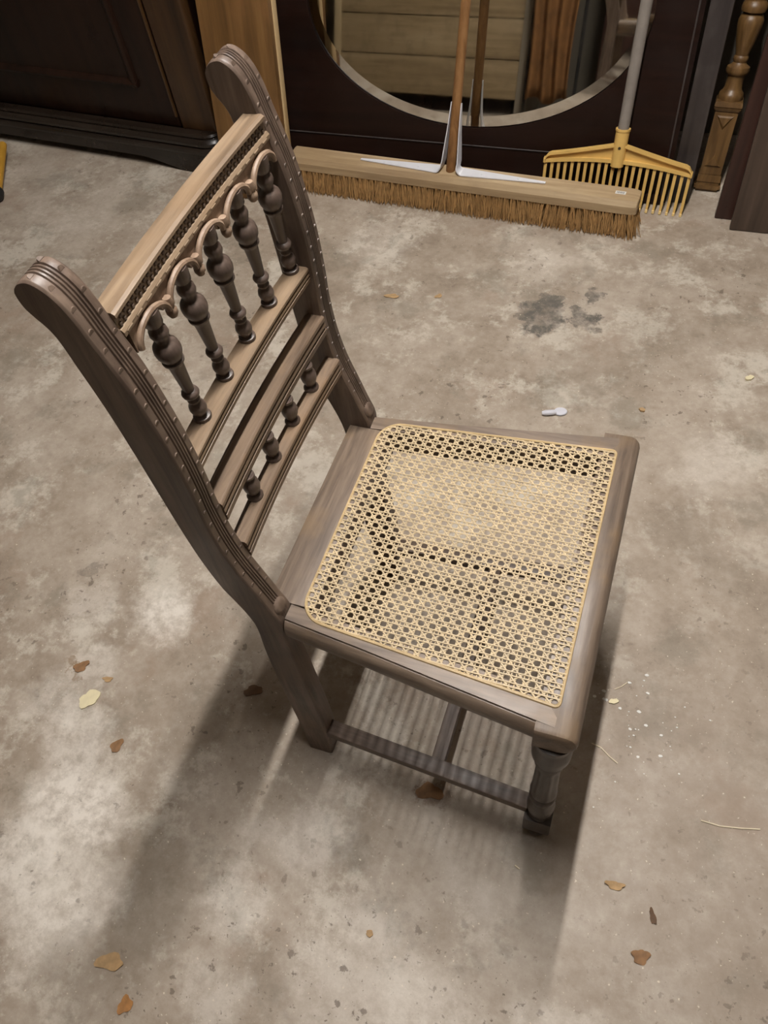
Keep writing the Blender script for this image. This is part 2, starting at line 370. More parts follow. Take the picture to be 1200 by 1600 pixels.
# fretwork arcade: five shallow arches with a bead where two meet
SP = [-.1180+.004, -.0590+.004, .004, .0590+.004, .1180+.004]; XA = -.2140
ZT, ZS, RA, HA = .8950, .8745, .0225, .0150
bm = bmesh.new()
for yc in SP:
    half = .0295; N = 16; F = []
    for k in range(N+1):
        a = PI*k/N; yi, zi = yc-RA*math.cos(a), ZS+HA*math.sin(a); yo = yc-min(half, half*1.25*abs(math.cos(a)))*(1 if math.cos(a) > 0 else -1); zo = ZT if 0 < k < N else ZS-.002
        if k in (0, N): yo = yc-half*(1 if k == 0 else -1)
        lim = IN-.0002; yi = max(-lim, min(lim, yi)); yo = max(-lim, min(lim, yo))
        F.append([bm.verts.new((XA+bow(y)+dx, y, z)) for y, z, dx in ((yi, zi, .0015), (yo, zo, .0015), (yi, zi, -.0045), (yo, zo, -.0045))])
    for p_, q_ in zip(F, F[1:]):
        bm.faces.new((p_[0], q_[0], q_[1], p_[1])); bm.faces.new((p_[2], p_[3], q_[3], q_[2])); bm.faces.new((p_[0], p_[2], q_[2], q_[0])); bm.faces.new((p_[1], q_[1], q_[3], p_[3]))
    for e_ in (F[0], F[-1]): bm.faces.new((e_[0], e_[1], e_[3], e_[2]))
arc = link_mesh('arcade', bm, 'fret_wood', chair)
for yc in SP:                              # raised rim round each arch
    pts = [(XA+.0050+bow(yc), max(-IN+.002, min(IN-.002, yc-(RA+.003)*math.cos(PI*k/18))), ZS-.001+(HA+.0035)*math.sin(PI*k/18)) for k in range(19)]
    link_mesh('arch_rim', tube(bmesh.new(), pts, .0031, 8), 'fret_wood', arc)
for yc in [(a+b)/2 for a, b in zip(SP, SP[1:])]:
    bm = bmesh.new(); lathe(bm, [(.0001, -.0085), (.0036, -.0072), (.0056, -.003), (.0056, .001), (.0040, .004), (.0052, .007), (.0040, .014), (.0001, .0145)], 14, (XA+.0045+bow(yc), yc, ZS-.0045)); link_mesh('pendant', bm, 'fret_wood', arc)
# turned spindles
SPP = [(.0001, 0), (.0098, 0), (.0104, .0022), (.0098, .0046), (.0060, .0062), (.0064, .0082), (.0088, .0115), (.0098, .0160), (.0090, .0205), (.0064, .0240), (.0058, .0262), (.0072, .0280), (.0070, .0300), (.0056, .0318), (.0060, .0345), (.0090, .0362), (.0098, .0390), (.0088, .0415), (.0058, .0430),
       (.0062, .0480), (.0082, .0800), (.0096, .0835), (.0114, .0850), (.0116, .0872), (.0098, .0885), (.0112, .0912), (.0134, .0960), (.0140, .1010), (.0130, .1060), (.0104, .1095), (.0074, .1110), (.0066, .1135), (.0082, .1165), (.0098, .1210), (.0092, .1255), (.0070, .1285), (.0066, .1310), (.0092, .1335), (.0096, .1420), (.0096, .1480), (.0001, .1480)]
bm = bmesh.new(); lathe(bm, SPP, 20); spm = link_mesh('spindle', bm, 'oak_spindle', chair, angle=50)
for k, yc in enumerate(SP):
    o = spm if k == 0 else spm.copy()
    if k: COL.objects.link(o)
    o.parent = chair; o.location = (-.2165+bow(yc), yc+.0175, .7380); o.scale = (.95, .95, 1.03); o.rotation_euler = (math.radians(5.0), math.radians(1.0), 0)
# shelf rail, two lower rails and the small balls between them
rail('shelf_rail', [(-0.2265, 0.7190), (-0.2280, 0.7340), (-0.2255, 0.7380), (-0.2032, 0.7380)]+reeded_front(-0.2005, 0.7370, 0.7160)+[(-0.2085, 0.7145)], 'oak_tan_y', .0055)
rail('middle_rail', [(-0.2190, 0.6370), (-0.2225, 0.6440), (-0.2235, 0.6540), (-0.2205, 0.6615), (-0.2155, 0.6645), (-0.1970, 0.6645)]+reeded_front(-0.1940, 0.6635, 0.6330)+[(-0.2030, 0.6310)], 'oak_mid_y', .0055)
rail('lower_rail', [(-0.2050, 0.5655), (-0.2080, 0.5715), (-0.2090, 0.5835), (-0.2065, 0.5895), (-0.2020, 0.5920), (-0.1880, 0.5920)]+reeded_front(-0.1852, 0.5910, 0.5615)+[(-0.1930, 0.5595)], 'oak_mid_y', .006)
bm = bmesh.new(); lathe(bm, [(.0001, 0), (.0098, 0), (.0102, .0025), (.0090, .0050), (.0062, .0070), (.0072, .0100), (.0098, .0150), (.0106, .0205), (.0098, .0260), (.0072, .0305), (.0062, .0330), (.0085, .0350), (.0085, .0380), (.0001, .0380)], 18)
bl = link_mesh('ball_spindle', bm, 'oak_spindle', chair, angle=50)
for k, yc in enumerate((-.0893, -.0298, .0298, .0893)):
    o = bl if k == 0 else bl.copy()
    if k: COL.objects.link(o)
    o.parent = chair; o.location = (-.1990+bow(yc), yc+.003, .5917); o.scale = (1, 1, 1.08)

# seat frame
ZS_ = .460
def side_rail(s):
    bm = bmesh.new(); loops = []
    sec = [('i', .4590), ('o', -.0150, .4600), (None, -.0098, .4600), (None, -.0094, .4565), (None, -.0080, .4565), (None, -.0055, .4545), (None, -.0020, .4490), (None, 0, .4420), (None, 0, .4330), (None, -.0025, .4235), (None, -.0075, .4165), (None, -.0130, .4135), ('i', .4130)]
    for x, yo, yi in ((-.1585, .1812, .1500), (-.05, .1932, .1590), (.08, .2098, .1690), (.1872, .2230, .1775)):
        lp = []
        for q in sec:
            if q[0] == 'i': lp.append((x, s*yi, q[1]))
            else: lp.append((x, s*(yo+q[1]), q[2]))
        loops.append(lp)
    loft(bm, loops); link_mesh('seat_rail', bm, 'oak_seat_x', chair, angle=30)
for s in (-1, 1): side_rail(s)
bm = bmesh.new(); loops = []
fsec = [(-.0500, .4590), (-.0230, .4600), (-.0120, .4600), (-.0060, .4575), (-.0020, .4520), (0, .4440), (0, .4340), (-.0025, .4240), (-.0075, .4165), (-.0130, .4135), (-.0500, .4130)]
for y, k in ((-.2245, .0085), (-.2236, .0045), (-.2215, .0018), (-.2170, 0), (.2170, 0), (.2215, .0018), (.2236, .0045), (.2245, .0085)):
    loops.append([(.2160+o_-k*(1 if o_ > -.02 else 0), y, z-k*(1 if z > .44 else -.25)) for o_, z in fsec])
loft(bm, loops); link_mesh('seat_rail', bm, 'oak_seat_y', chair, angle=30)
box('seat_rail', -.1900, -.1270, -.1495, .1495, .4130, .4598, 'oak_seat_y', chair, .002)

# woven cane panel
def outline():
    P = []
    c = [(-.1425, -.1640), (.1870, -.1900), (.1870, .1900), (-.1425, .1640)]; rad = [.034, .006, .006, .034]
    for i in range(4):
        p = Vector(c[i]); a = (Vector(c[i-1])-p).normalized(); b = (Vector(c[(i+1) % 4])-p).normalized(); r_ = rad[i]
        ang = a.angle(b); d_ = r_/math.tan(ang/2); cen = p+(a+b).normalized()*(r_/math.sin(ang/2))
        s_ = p+a*d_; e_ = p+b*d_; a0 = math.atan2(s_.y-cen.y, s_.x-cen.x); a1 = math.atan2(e_.y-cen.y, e_.x-cen.x)
        dA = (a1-a0+PI) % (2*PI)-PI
        for k in range(9): P.append((cen.x+r_*math.cos(a0+dA*k/8), cen.y+r_*math.sin(a0+dA*k/8)))
    return P
OUT = outline()
def clip(p, d):
    lo, hi = -9, 9
    for i in range(len(OUT)):
        a = OUT[i]; b = OUT[(i+1) % len(OUT)]; nx, ny = -(b[1]-a[1]), (b[0]-a[0])
        den = nx*d[0]+ny*d[1]; num = nx*(a[0]-p[0])+ny*(a[1]-p[1])
        if abs(den) < 1e-9:
            if num > 0: return None
            continue
        t_ = num/den
        if den > 0: lo = max(lo, t_)
        else: hi = min(hi, t_)
    return (lo, hi) if hi-lo > .006 else None
def sag(x, y):
    u = max(0, 1-((x-.022)/.165)**2); v = max(0, 1-(y/.19)**2); return -.0045*u*v
SX, SY, X0, YC = .014536, .013564, .16665, -.0023
def strand(bm, p, d, wdt, z, thick=.0006, jit=0.0, freq=None, amp=0.0):
    L = math.hypot(*d); d = (d[0]/L, d[1]/L); c_ = clip(p, d)
    if not c_: return
    n_ = max(4, int((c_[1]-c_[0])/.0036)); nx, ny = -d[1], d[0]; ph = random.random()*6; prev = None
    for k in range(n_+1):
        t_ = c_[0]+(c_[1]-c_[0])*k/n_; off = jit*math.sin(ph+t_*40)
        x = p[0]+d[0]*t_+nx*off; y = p[1]+d[1]*t_+ny*off
        zz = ZS_+z+sag(x, y)+(amp*math.sin(freq*t_+ph) if freq else 0); h = wdt/2
        cur = [bm.verts.new((x+nx*h, y+ny*h, zz)), bm.verts.new((x+nx*h*.5, y+ny*h*.5, zz+thick)), bm.verts.new((x-nx*h*.5, y-ny*h*.5, zz+thick)), bm.verts.new((x-nx*h, y-ny*h, zz)), bm.verts.new((x, y, zz-.0003))]
        if prev:
            for a in range(5): b_ = (a+1) % 5; bm.faces.new((prev[a], prev[b_], cur[b_], cur[a]))
        prev = cur
bm = bmesh.new(); GAP = .185
for i in range(-24, 4):
    for e_ in (-1, 1): strand(bm, (X0+(i+.5+e_*GAP)*SX, 0), (0, 1), .0017, .0003, jit=.0002)
for j in range(-16, 17):
    for e_ in (-1, 1): strand(bm, (0, YC+(j+e_*GAP)*SY), (1, 0), .0020, .0017, jit=.0002)
for k in range(-48, 49):
    strand(bm, (X0+(k+.5)*SX, YC+.5*SY), (SX, SY), .0022, .0008, jit=.0004)
    strand(bm, (X0+(k+.5)*SX, YC+.5*SY), (SX, -SY), .0022, .0012, jit=.0004)
tag(link_mesh('cane_weave', bm, 'cane', chair), 'open six-way woven cane with small round holes', kind='stuff')
bm = bmesh.new(); n_ = len(OUT); loops = []
cx_ = sum(p[0] for p in OUT)/n_; cy_ = sum(p[1] for p in OUT)/n_
for i in range(n_):
    a = Vector(OUT[i-1]); b = Vector(OUT[(i+1) % n_]); p = Vector(OUT[i]); d = (b-a).normalized(); nn = Vector((d.y, -d.x))
    loops.append([(p.x+nn.x*.0022, p.y+nn.y*.0022, ZS_-.0008), (p.x+nn.x*.0012, p.y+nn.y*.0012, ZS_+.0016), (p.x-nn.x*.0010, p.y-nn.y*.0010, ZS_+.0022), (p.x-nn.x*.0022, p.y-nn.y*.0022, ZS_+.0010)])
loft(bm, loops, loop_closed=True); link_mesh('cane_binding', bm, 'cane_binder', chair)

# front legs, stretchers
LP = [(.0001, .412), (.0245, .412), (.0245, .404), (.0215, .398), (.0225, .388), (.0245, .372), (.0240, .352), (.0205, .338), (.0175, .332), (.0185, .327), (.0190, .320), (.0172, .312), (.0165, .300), (.0168, .290), (.0178, .240), (.0188, .205), (.0190, .192), (.0160, .184), (.0145, .180), (.0185, .174), (.0190, .166), (.0160, .158), (.0155, .152), (.0185, .142), (.0205, .126), (.0195, .110), (.0165, .098), (.0160, .092), (.0185, .089), (.0185, .082), (.0001, .082)]
for s in (-1, 1):
    bm = bmesh.new(); lathe(bm, LP[::-1], 48, (0, 0, 0), flute=lambda z: (8, .0022) if .205 <= z <= .300 else (8, 0.0))
    lg = link_mesh('front_leg', bm, 'oak_dark_z', chair, angle=40); lg.location = (.1885, s*.2040, 0)
    box('leg_block', -.0205, .0205, -.0205, .0205, .0320, .0880, 'oak_dark_z', lg, .002)
    bm = bmesh.new(); lathe(bm, [(.0001, 0), (.0145, 0), (.0190, .006), (.0205, .014), (.0190, .022), (.0160, .0295), (.0160, .033), (.0001, .033)], 24); link_mesh('bun_foot', bm, 'oak_dark_z', lg)
def bar(name, a, b, wd, z0, z1, mat, bev=.0015):
    a = Vector(a); b = Vector(b); d = (b-a).normalized(); L = (b-a).length
    o = box(name, 0, L, -wd/2, wd/2, z0, z1, mat, chair, bev); o.location = (a.x, a.y, 0); o.rotation_euler = (0, 0, math.atan2(d.y, d.x)); return o
for s in (-1, 1): bar('side_stretcher', (-.161, s*.1795), (.171, s*.2000), .024, .078, .100, 'oak_grey_x')
bar('cross_stretcher', (.0235, -.1795), (.0235, .1795), .021, .076, .098, 'oak_grey_x')

# ------------------------------------------------------------------ dark cabinet on the left
cab = empty('cabinet', (-1.128, 1.378, 0), (0, 0, math.radians(-4.5)))
tag(cab, 'dark brown panelled wardrobe with moulded plinth behind the chair back', 'cabinet')
box('body', -1.60, -.004, .045, .285, .10, 1.75, 'cabinet_wood', cab, .003)
box('corner_stile', -.128, 0, .022, .060, .112, 1.75, 'cabinet_brown', cab, .010, 3)
dr = box('door', -1.56, -.134, .026, .050, .118, 1.72, 'cabinet_wood', cab, .003)
for x0, x1, z0, z1 in ((-1.30, -.262, .228, .250), (-.268, -.236, .228, 1.6)):
    bm = bmesh.new()
    if x1-x0 > .1: loft(bm, [[(x, .026, z0), (x, .015, z0+.003), (x, .012, z0+.010), (x, .017, z0+.016), (x, .026, z1)] for x in (x0, x1+.026-.01*0)])
    else: loft(bm, [[(x1, .026, z), (x1-.004, .017, z), (x1-.012, .014, z), (x1-.022, .017, z), (x0, .026, z)] for z in (z0, z1)])
    link_mesh('panel_moulding', bm, 'cabinet_wood', dr)
box('door_bead', -.139, -.133, .020, .030, .15, 1.70, 'cabinet_brown', dr, .002)
# plinth with rounded corner and scalloped skirt
def plinth_path(off, n=8):
    rad = .05+off; P = [(-1.60, -off)]
    cx0, cy0 = -.05, .05
    for k in range(n+1):
        a = -PI/2+PI/2*k/n; P.append((cx0+rad*math.cos(a), cy0+rad*math.sin(a)))
    P.append((off, .285)); return P
bm = bmesh.new(); prof = [(0, .120), (.006, .119), (.010, .113), (.007, .107), (.013, .103), (.018, .096), (.017, .088), (.012, .083), (.020, .078), (.022, .070), (.020, .064), (-.02, .064), (-.02, .120)]
loft(bm, [[(x, y, z) for (x, y), z in ((plinth_path(o_)[k], z) for o_, z in prof)] for k in range(len(plinth_path(0)))])
link_mesh('plinth_moulding', bm, 'cabinet_plinth', cab)
bm = bmesh.new(); path = [(-1.6, -.016)]+[(-1.6+.04*k, -.016) for k in range(1, 38)]+plinth_path(.016)[1:]
loops = []
for (x, y) in path:
    if x < -.30: zb = .030
    elif x < -.10: tt = (x+.30)/.20; zb = .030*(1-tt*tt*(3-2*tt))
    else: zb = 0
    dx, dy = (0, .03) if x < -.05 else ((-.02, .02) if y < .05 else (-.03, 0))
    loops.append([(x, y, .066), (x, y, zb), (x+dx, y+dy, zb), (x+dx, y+dy, .066)])
loft(bm, loops); link_mesh('skirt', bm, 'cabinet_plinth', cab)

# ------------------------------------------------------------------ oak board leaning beside the cabinet
ob = empty('oak_board', (-1.067, 1.268, .002), (math.radians(-13), 0, 0)); tag(ob, 'tall golden oak board with a pale sawn edge leaning beside the dark wardrobe', 'board')
box('face_board', 0, .205, 0, .022, 0, 2.02, 'oak_board', ob, .003)
box('pale_edge', .183, .2075, .022, .044, 0, 2.02, 'oak_pale_edge', ob, .003)
box('back_board', 0, .183, .022, .042, .0, 2.02, 'oak_board', ob, .002)

# ------------------------------------------------------------------ mirror panel
LEAN = math.radians(-13)
mp = empty('mirror_panel', (-.39, 1.445, .002), (LEAN, 0, 0)); tag(mp, 'dark mahogany board with a large oval looking glass leaning on the wall', 'mirror')
MC, MA, MB = (0, .440), .446, .291; N = 96
bm = bmesh.new(); x0, x1, z0, z1 = -.560, .552, 0, 1.45
ell = [(MC[0]+MA*math.cos(2*PI*k/N), MC[1]+MB*math.sin(2*PI*k/N)) for k in range(N)]
def to_rect(k):
    a = 2*PI*k/N; c, s_ = math.cos(a), math.sin(a); sx = ((x1-MC[0]) if c > 0 else (MC[0]-x0))/max(abs(c), 1e-6); sz = ((z1-MC[1]) if s_ > 0 else (MC[1]-z0))/max(abs(s_), 1e-6)
    m_ = min(sx, sz); return (MC[0]+c*m_, MC[1]+s_*m_)
rect = [to_rect(k) for k in range(N)]
for cxx, czz in ((x0, z0), (x1, z0), (x1, z1), (x0, z1)):
    k = min(range(N), key=lambda q: (rect[q][0]-cxx)**2+(rect[q][1]-czz)**2); rect[k] = (cxx, czz)
Vf = [bm.verts.new((x, 0, z)) for x, z in ell]; Vr = [bm.verts.new((x, 0, z)) for x, z in rect]; Vg = [bm.verts.new((x, .012, z)) for x, z in ell]; Vb = [bm.verts.new((x, .025, z)) for x, z in rect]
for k in range(N):
    q = (k+1) % N; bm.faces.new((Vf[k], Vf[q], Vr[q], Vr[k])); bm.faces.new((Vf[k], Vg[k], Vg[q], Vf[q])); bm.faces.new((Vr[k], Vr[q], Vb[q], Vb[k]))
bm.faces.new(Vg); bm.faces.new(Vb)
link_mesh('board', bm, 'mahogany_panel', mp, smooth=False)
gi = [(MC[0]+(MA-.030)*math.cos(2*PI*k/N), MC[1]+(MB-.030)*math.sin(2*PI*k/N)) for k in range(N)]
bm = bmesh.new(); A_ = [bm.verts.new((x, .0035, z)) for x, z in gi]; B_ = [bm.verts.new((x, .011, z)) for x, z in gi]
bm.faces.new(A_); bm.faces.new(B_)
for k in range(N): bm.faces.new((A_[k], A_[(k+1) % N], B_[(k+1) % N], B_[k]))
gl = link_mesh('mirror_glass', bm, 'mirror', mp, smooth=False)
bm = bmesh.new(); eo = [(MC[0]+(MA-.002)*math.cos(2*PI*k/N), MC[1]+(MB-.002)*math.sin(2*PI*k/N)) for k in range(N)]
loft(bm, [[(gi[k][0], .0036, gi[k][1]), (eo[k][0], .0062, eo[k][1]), (eo[k][0], .0108, eo[k][1]), (gi[k][0], .0108, gi[k][1])] for k in range(N)], loop_closed=True)
tag(link_mesh('glass_bevel', bm, 'mirror_bevel', mp, angle=5), 'bevelled rim of the oval glass')
bm = bmesh.new(); add_box(bm, -.545, .535, -.003, .001, .1030, .1065, .001, 1); link_mesh('bead_line', bm, 'board_slate', mp)
bm = bmesh.new(); add_box(bm, .5365, .5410, -.003, .001, .02, 1.42, .001, 1); link_mesh('bead_line', bm, 'board_slate', mp)
box('foot_rail', -.555, .548, -.012, .0, .0, .022, 'mahogany_panel', mp, .003)

# ------------------------------------------------------------------ narrow slate-dark board, baluster, two panels on the right
nb = tag(box('narrow_board', 0, .052, 0, .022, 0, 1.42, 'board_slate', None, .003), 'narrow dark grey scuffed board between mirror panel and turned post', 'board')
nb.location = (.168, 1.452, .002); nb.rotation_euler = (math.radians(-13), math.radians(.3), 0)
bal = empty('turned_post', (.2585, 1.515, .002), (math.radians(-13), math.radians(1.6), 0)); tag(bal, 'golden oak turned post with square base and vase turning leaning on the right', 'post')
def sq(name, h0, h1, z0, z1, mat='baluster_oak', bev=.002):
    bm = bmesh.new(); loft(bm, [[(-h, -h+.03, z), (h, -h+.03, z), (h, h+.03, z), (-h, h+.03, z)] for h, z in ((h0, z0), (h1, z1))])
    bmesh.ops.bevel(bm, geom=bm.edges[:], offset=bev, segments=2, affect='EDGES'); return link_mesh(name, bm, mat, bal)
sq('base_moulding', .0335, .0340, .000, .022, bev=.006); sq('base_fillet', .0300, .0285, .022, .042)
blk = sq('square_block', .0265, .0275, .042, .196, bev=.001)
for zt, sgn in ((.165, 1), (.085, -1)):   # chip-cut diamond points on the block
    bm = bmesh.new(); h = .0262
    loft(bm, [[(-h*.8, .0028, zt+sgn*.022), (h*.8, .0028, zt+sgn*.022), (0, .0028, zt-sgn*.012)], [(-h*.55, -.0012, zt+sgn*.018), (h*.55, -.0012, zt+sgn*.018), (0, -.0012, zt-sgn*.003)]]); link_mesh('diamond_point', bm, 'baluster_oak', blk, smooth=False)
sq('cap_moulding', .0290, .0335, .196, .206); sq('cap_slab', .0335, .0320, .206, .220)
bm = bmesh.new(); lathe(bm, [(.0001, .219), (.029, .219), (.0300, .226), (.0285, .235), (.0235, .240), (.0210, .246), (.0195, .262), (.0205, .274), (.0255, .278), (.0280, .285), (.0265, .293), (.0180, .298), (.0150, .303), (.0175, .308), (.0175, .314), (.0150, .318), (.0165, .326), (.0230, .350), (.0285, .378), (.0290, .392), (.0250, .402), (.0200, .406), (.0280, .410), (.0295, .418), (.0275, .426), (.0220, .432), (.0225, .470), (.0230, .600), (.0260, .75), (.0230, .95), (.0200, 1.02), (.0001, 1.02)], 28, (0, .03, 0)); link_mesh('turned_shaft', bm, 'baluster_oak', bal, angle=40)
pa = empty('panelled_board', (.292, 1.402, .002), (math.radians(-13), math.radians(2.0), 0)); tag(pa, 'dark reddish framed board leaning behind the plain brown sheet', 'board')
box('stile', 0, .050, 0, .026, 0, 1.55, 'panel_red', pa, .003); box('inner_panel', .050, .46, .010, .022, .0, 1.55, 'panel_red', pa, .001); box('stile', .46, .51, 0, .026, 0, 1.55, 'panel_red', pa, .003)
box('bottom_rail', .0505, .4595, .002, .0098, .004, .022, 'panel_red', pa, .002); box('bead', .050, .057, -.003, .0098, .0225, 1.55, 'panel_red', pa, .002)
pb = tag(box('plain_board', 0, .46, 0, .022, 0, 1.45, 'panel_brown', None, .002), 'plain matt brown sheet leaning at the right edge in front', 'board')
pb.location = (.3325, 1.360, .002); pb.rotation_euler = (math.radians(-13), 0, 0)

# ------------------------------------------------------------------ broom
br = empty('broom', (-.388, 1.345, 0), (0, 0, math.radians(-3.2))); tag(br, 'wide wooden push broom with coir bristles and steel braces under the mirror', 'broom')
BH, BD = .492, .034
bm = bmesh.new(); loops = []
for x, k in ((-BH, .004), (-BH+.004, 0), (-BH+.02, 0), (0, 0), (BH-.03, 0), (BH-.012, .001), (BH-.002, .004), (BH, .007)):
    loops.append([(x, -BD+k, .066), (x, -BD+.001+k, .086), (x, -BD+.010+k, .0985-k*.5), (x, BD-.006-k, .1000-k*.5), (x, BD-k, .094), (x, BD-k, .066)])
loft(bm, loops); hd = link_mesh('broom_head', bm, 'broom_wood', br, angle=25)
bm = bmesh.new(); n_ = 60
for k in range(n_):
    x = -BH+.014+k*(2*BH-.026)/(n_-1); lathe(bm, [(.0001, 0), (.0052, 0), (.0052, .0035), (.0001, .0035)], 6, (x, -BD+.006, .0638))
link_mesh('tuft_holes', bm, 'hole_dark', hd)
bm = bmesh.new(); rnd = random.Random(3)
for k in range(n_):
    bx = -BH+.014+k*(2*BH-.026)/(n_-1)
    for row in range(5):
        by = -BD+.007+row*.0135
        for q in range(34 if row < 2 else 14):
            a = rnd.uniform(0, 2*PI); rr = rnd.uniform(0, .0082); x = bx+rr*math.cos(a); y = by+rr*math.sin(a)
            e = (bx/BH); flare = .012*max(0, e-.75)/.25-.006*max(0, -e-.8)/.2
            ex = x+rnd.gauss(0, .005)+flare+.004*math.sin(bx*40); ey = y+(y-.0)*.22+rnd.gauss(0, .0045)-.004
            ez = max(.0012, rnd.gauss(.004, .0035)); mx, my = (x+ex)/2+rnd.gauss(0, .0015), (y+ey)/2+rnd.gauss(0, .0012)
            wd = rnd.uniform(.0009, .0016)
            P = [(x, y, .067), (mx, my, .035), (ex, ey, ez)]; prev = None
            for i, (px_, py_, pz_) in enumerate(P):
                ww = wd*(1, 1, .5)[i]; cur = [bm.verts.new((px_+ww*math.cos(b), py_+ww*math.sin(b), pz_)) for b in (a, a+2.09, a+4.19)]
                if prev:
                    for j in range(3): bm.faces.new((prev[j], prev[(j+1) % 3], cur[(j+1) % 3], cur[j]))
                prev = cur
tag(link_mesh('bristles', bm, 'bristle', br, angle=180), 'coarse brown coir bristles', kind='stuff')
hdir = Vector((.042, .275, .96)).normalized(); hb = Vector((-.012, .006, .094))
hand = link_mesh('handle', tube(bmesh.new(), [hb+hdir*t_ for t_ in (0, .3, .8, 1.3, 1.60)], [.0125, .0125, .012, .012, .0115], 16), 'broom_handle', br)
for s in (-1, 1):
    # flat steel brace: along the head top, bent round, then up the side of the handle
    base = hb; P = []
    for t_, wd in ((.262, .0035), (.20, .0075), (.12, .0125), (.06, .0165), (.036, .0180)):
        P.append((Vector((hb.x+s*t_, .002+.02*t_*0, .1015)), Vector((0, 1, 0)), wd))
    side = Vector((s, 0, 0)); side = (side-hdir*side.dot(hdir)).normalized(); back = hdir.cross(side).normalized(); back = back if back.y > 0 else -back
    for k in range(1, 6):
        a = PI/2*k/6; P.append((Vector((hb.x+s*(.036-.014*math.sin(a)), .002+.003*k/6, .1015+.014*(1-math.cos(a)))), Vector((0, 1, 0)).lerp(back, k/6).normalized(), .0180))
    for h, o_, wd in ((.030, .0215, .0175), (.06, .0195, .0150), (.10, .0165, .0110), (.14, .0145, .0070), (.172, .0135, .0030)):
        P.append((hb+hdir*h+side*o_, back, wd))
    bm = bmesh.new(); loops = []
    for i, (p_, wv, wd) in enumerate(P):
        d = (P[min(i+1, len(P)-1)][0]-P[max(i-1, 0)][0]).normalized(); nn = d.cross(wv).normalized()*.0012
        loops.append([p_+wv*wd+nn, p_-wv*wd+nn, p_-wv*wd-nn, p_+wv*wd-nn])
    loft(bm, loops); bc = link_mesh('steel_brace', bm, 'steel', br, angle=50)
    for t_ in (.09, .19):
        bm = bmesh.new(); lathe(bm, [(.0001, -.001), (.0035, -.001), (.0033, .0010), (.0001, .0018)], 10, (hb.x+s*t_, .002, .1025)); link_mesh('rivet', bm, 'steel', bc)
lb = box('price_label', BH-.062, BH-.036, -.002, .010, .0993, .1002, 'paper', hd, .0001, 1); tag(lb, 'small white price label')
bm = bmesh.new()
for k in range(9): add_box(bm, BH-.059+k*.0022, BH-.0580+k*.0022+(.0004 if k % 3 else 0), .0005, .0075, .1002, .1004)
link_mesh('label_print', bm, 'print_ink', lb)

# ------------------------------------------------------------------ yellow rake
rk = empty('rake', (.0245, 1.398, .003), (math.radians(-13.4), math.radians(1.2), 0)); tag(rk, 'yellow plastic garden rake with grey handle leaning behind the broom', 'rake')
HW = .186; nt = 22
def arch_z(x): return .104+.016*(1-(x/HW)**2)      # lower edge of the head
def top_z(x): return .1265+.040*(1-abs(x)/HW)**1.15 if abs(x) < HW-.012 else .1265-.012*((abs(x)-HW+.012)/.012)**2
bm = bmesh.new(); xs = [-HW+2*HW*k/48 for k in range(49)]
loft(bm, [[(x, -.002, arch_z(x)), (x, .004, arch_z(x)), (x, .004, top_z(x)-.003), (x, -.002, top_z(x)-.003)] for x in xs]); head = link_mesh('rake_web', bm, 'rake_plastic', rk, angle=40)
bm = bmesh.new(); loft(bm, [[(x, -.012, top_z(x)-.006), (x, -.012, top_z(x)), (x, .006, top_z(x)), (x, .006, top_z(x)-.006)] for x in xs]); link_mesh('top_flange', bm, 'rake_plastic', head, angle=40)
bm = bmesh.new(); loft(bm, [[(x, -.0085, arch_z(x)-.003), (x, -.0085, arch_z(x)+.006), (x, .005, arch_z(x)+.007), (x, .005, arch_z(x)-.003)] for x in xs]); link_mesh('bottom_flange', bm, 'rake_plastic', head, angle=40)
for s in (-1, 1): box('end_flange', s*HW-.003, s*HW+.003, -.011, .0055, arch_z(HW)-.003, top_z(HW), 'rake_plastic', head, .002)
bm = bmesh.new(); loft(bm, [[(-.0028, -.0028, .006), (.0028, -.0028, .006), (.0028, .0028, .006), (-.0028, .0028, .006)], [(-.0036, -.0036, .03), (.0036, -.0036, .03), (.0036, .0036, .03), (-.0036, .0036, .03)], [(-.0040, -.0045, .118), (.0040, -.0045, .118), (.0040, .0045, .118), (-.0040, .0045, .118)]])
tine = link_mesh('tine', bm, 'rake_plastic', rk, smooth=False)
bm = bmesh.new(); add_box(bm, -.0034, .0034, -.006, .0026, 0, .009, .0012, 1); tip = link_mesh('tine_tip', bm, 'rake_tine_tip', tine)
for k in range(nt):
    x = -HW+.003+k*(2*HW-.006)/(nt-1)
    if k == 0: o, t_ = tine, tip
    else:
        o = tine.copy(); COL.objects.link(o); o.parent = rk; t_ = tip.copy(); COL.objects.link(t_); t_.parent = o
    o.location = (x, 0, 0); o.scale = (1, 1, (arch_z(x)+.001)/.118)
bm = bmesh.new(); lathe(bm, [(.0001, .110), (.0165, .110), (.0165, .112), (.0170, .195), (.0185, .196), (.0185, .201), (.0140, .201), (.0140, .150), (.0001, .150)], 20, (0, -.002, 0)); sk = link_mesh('socket', bm, 'rake_plastic', rk, angle=40)
bm = bmesh.new(); lathe(bm, [(.0001, 0), (.0036, 0), (.0036, .002), (.0001, .002)], 10); bmesh.ops.transform(bm, matrix=Matrix.Translation((0, -.0175, .158)) @ Matrix.Rotation(PI/2, 4, 'X'), verts=bm.verts[:]); link_mesh('screw', bm, 'hole_dark', sk)
link_mesh('handle', tube(bmesh.new(), [(0, -.002, .155), (0, -.002, .5), (0, -.002, 1.0), (0, -.002, 1.36)], [.0138, .0138, .0135, .0125], 16), 'rake_handle', rk)

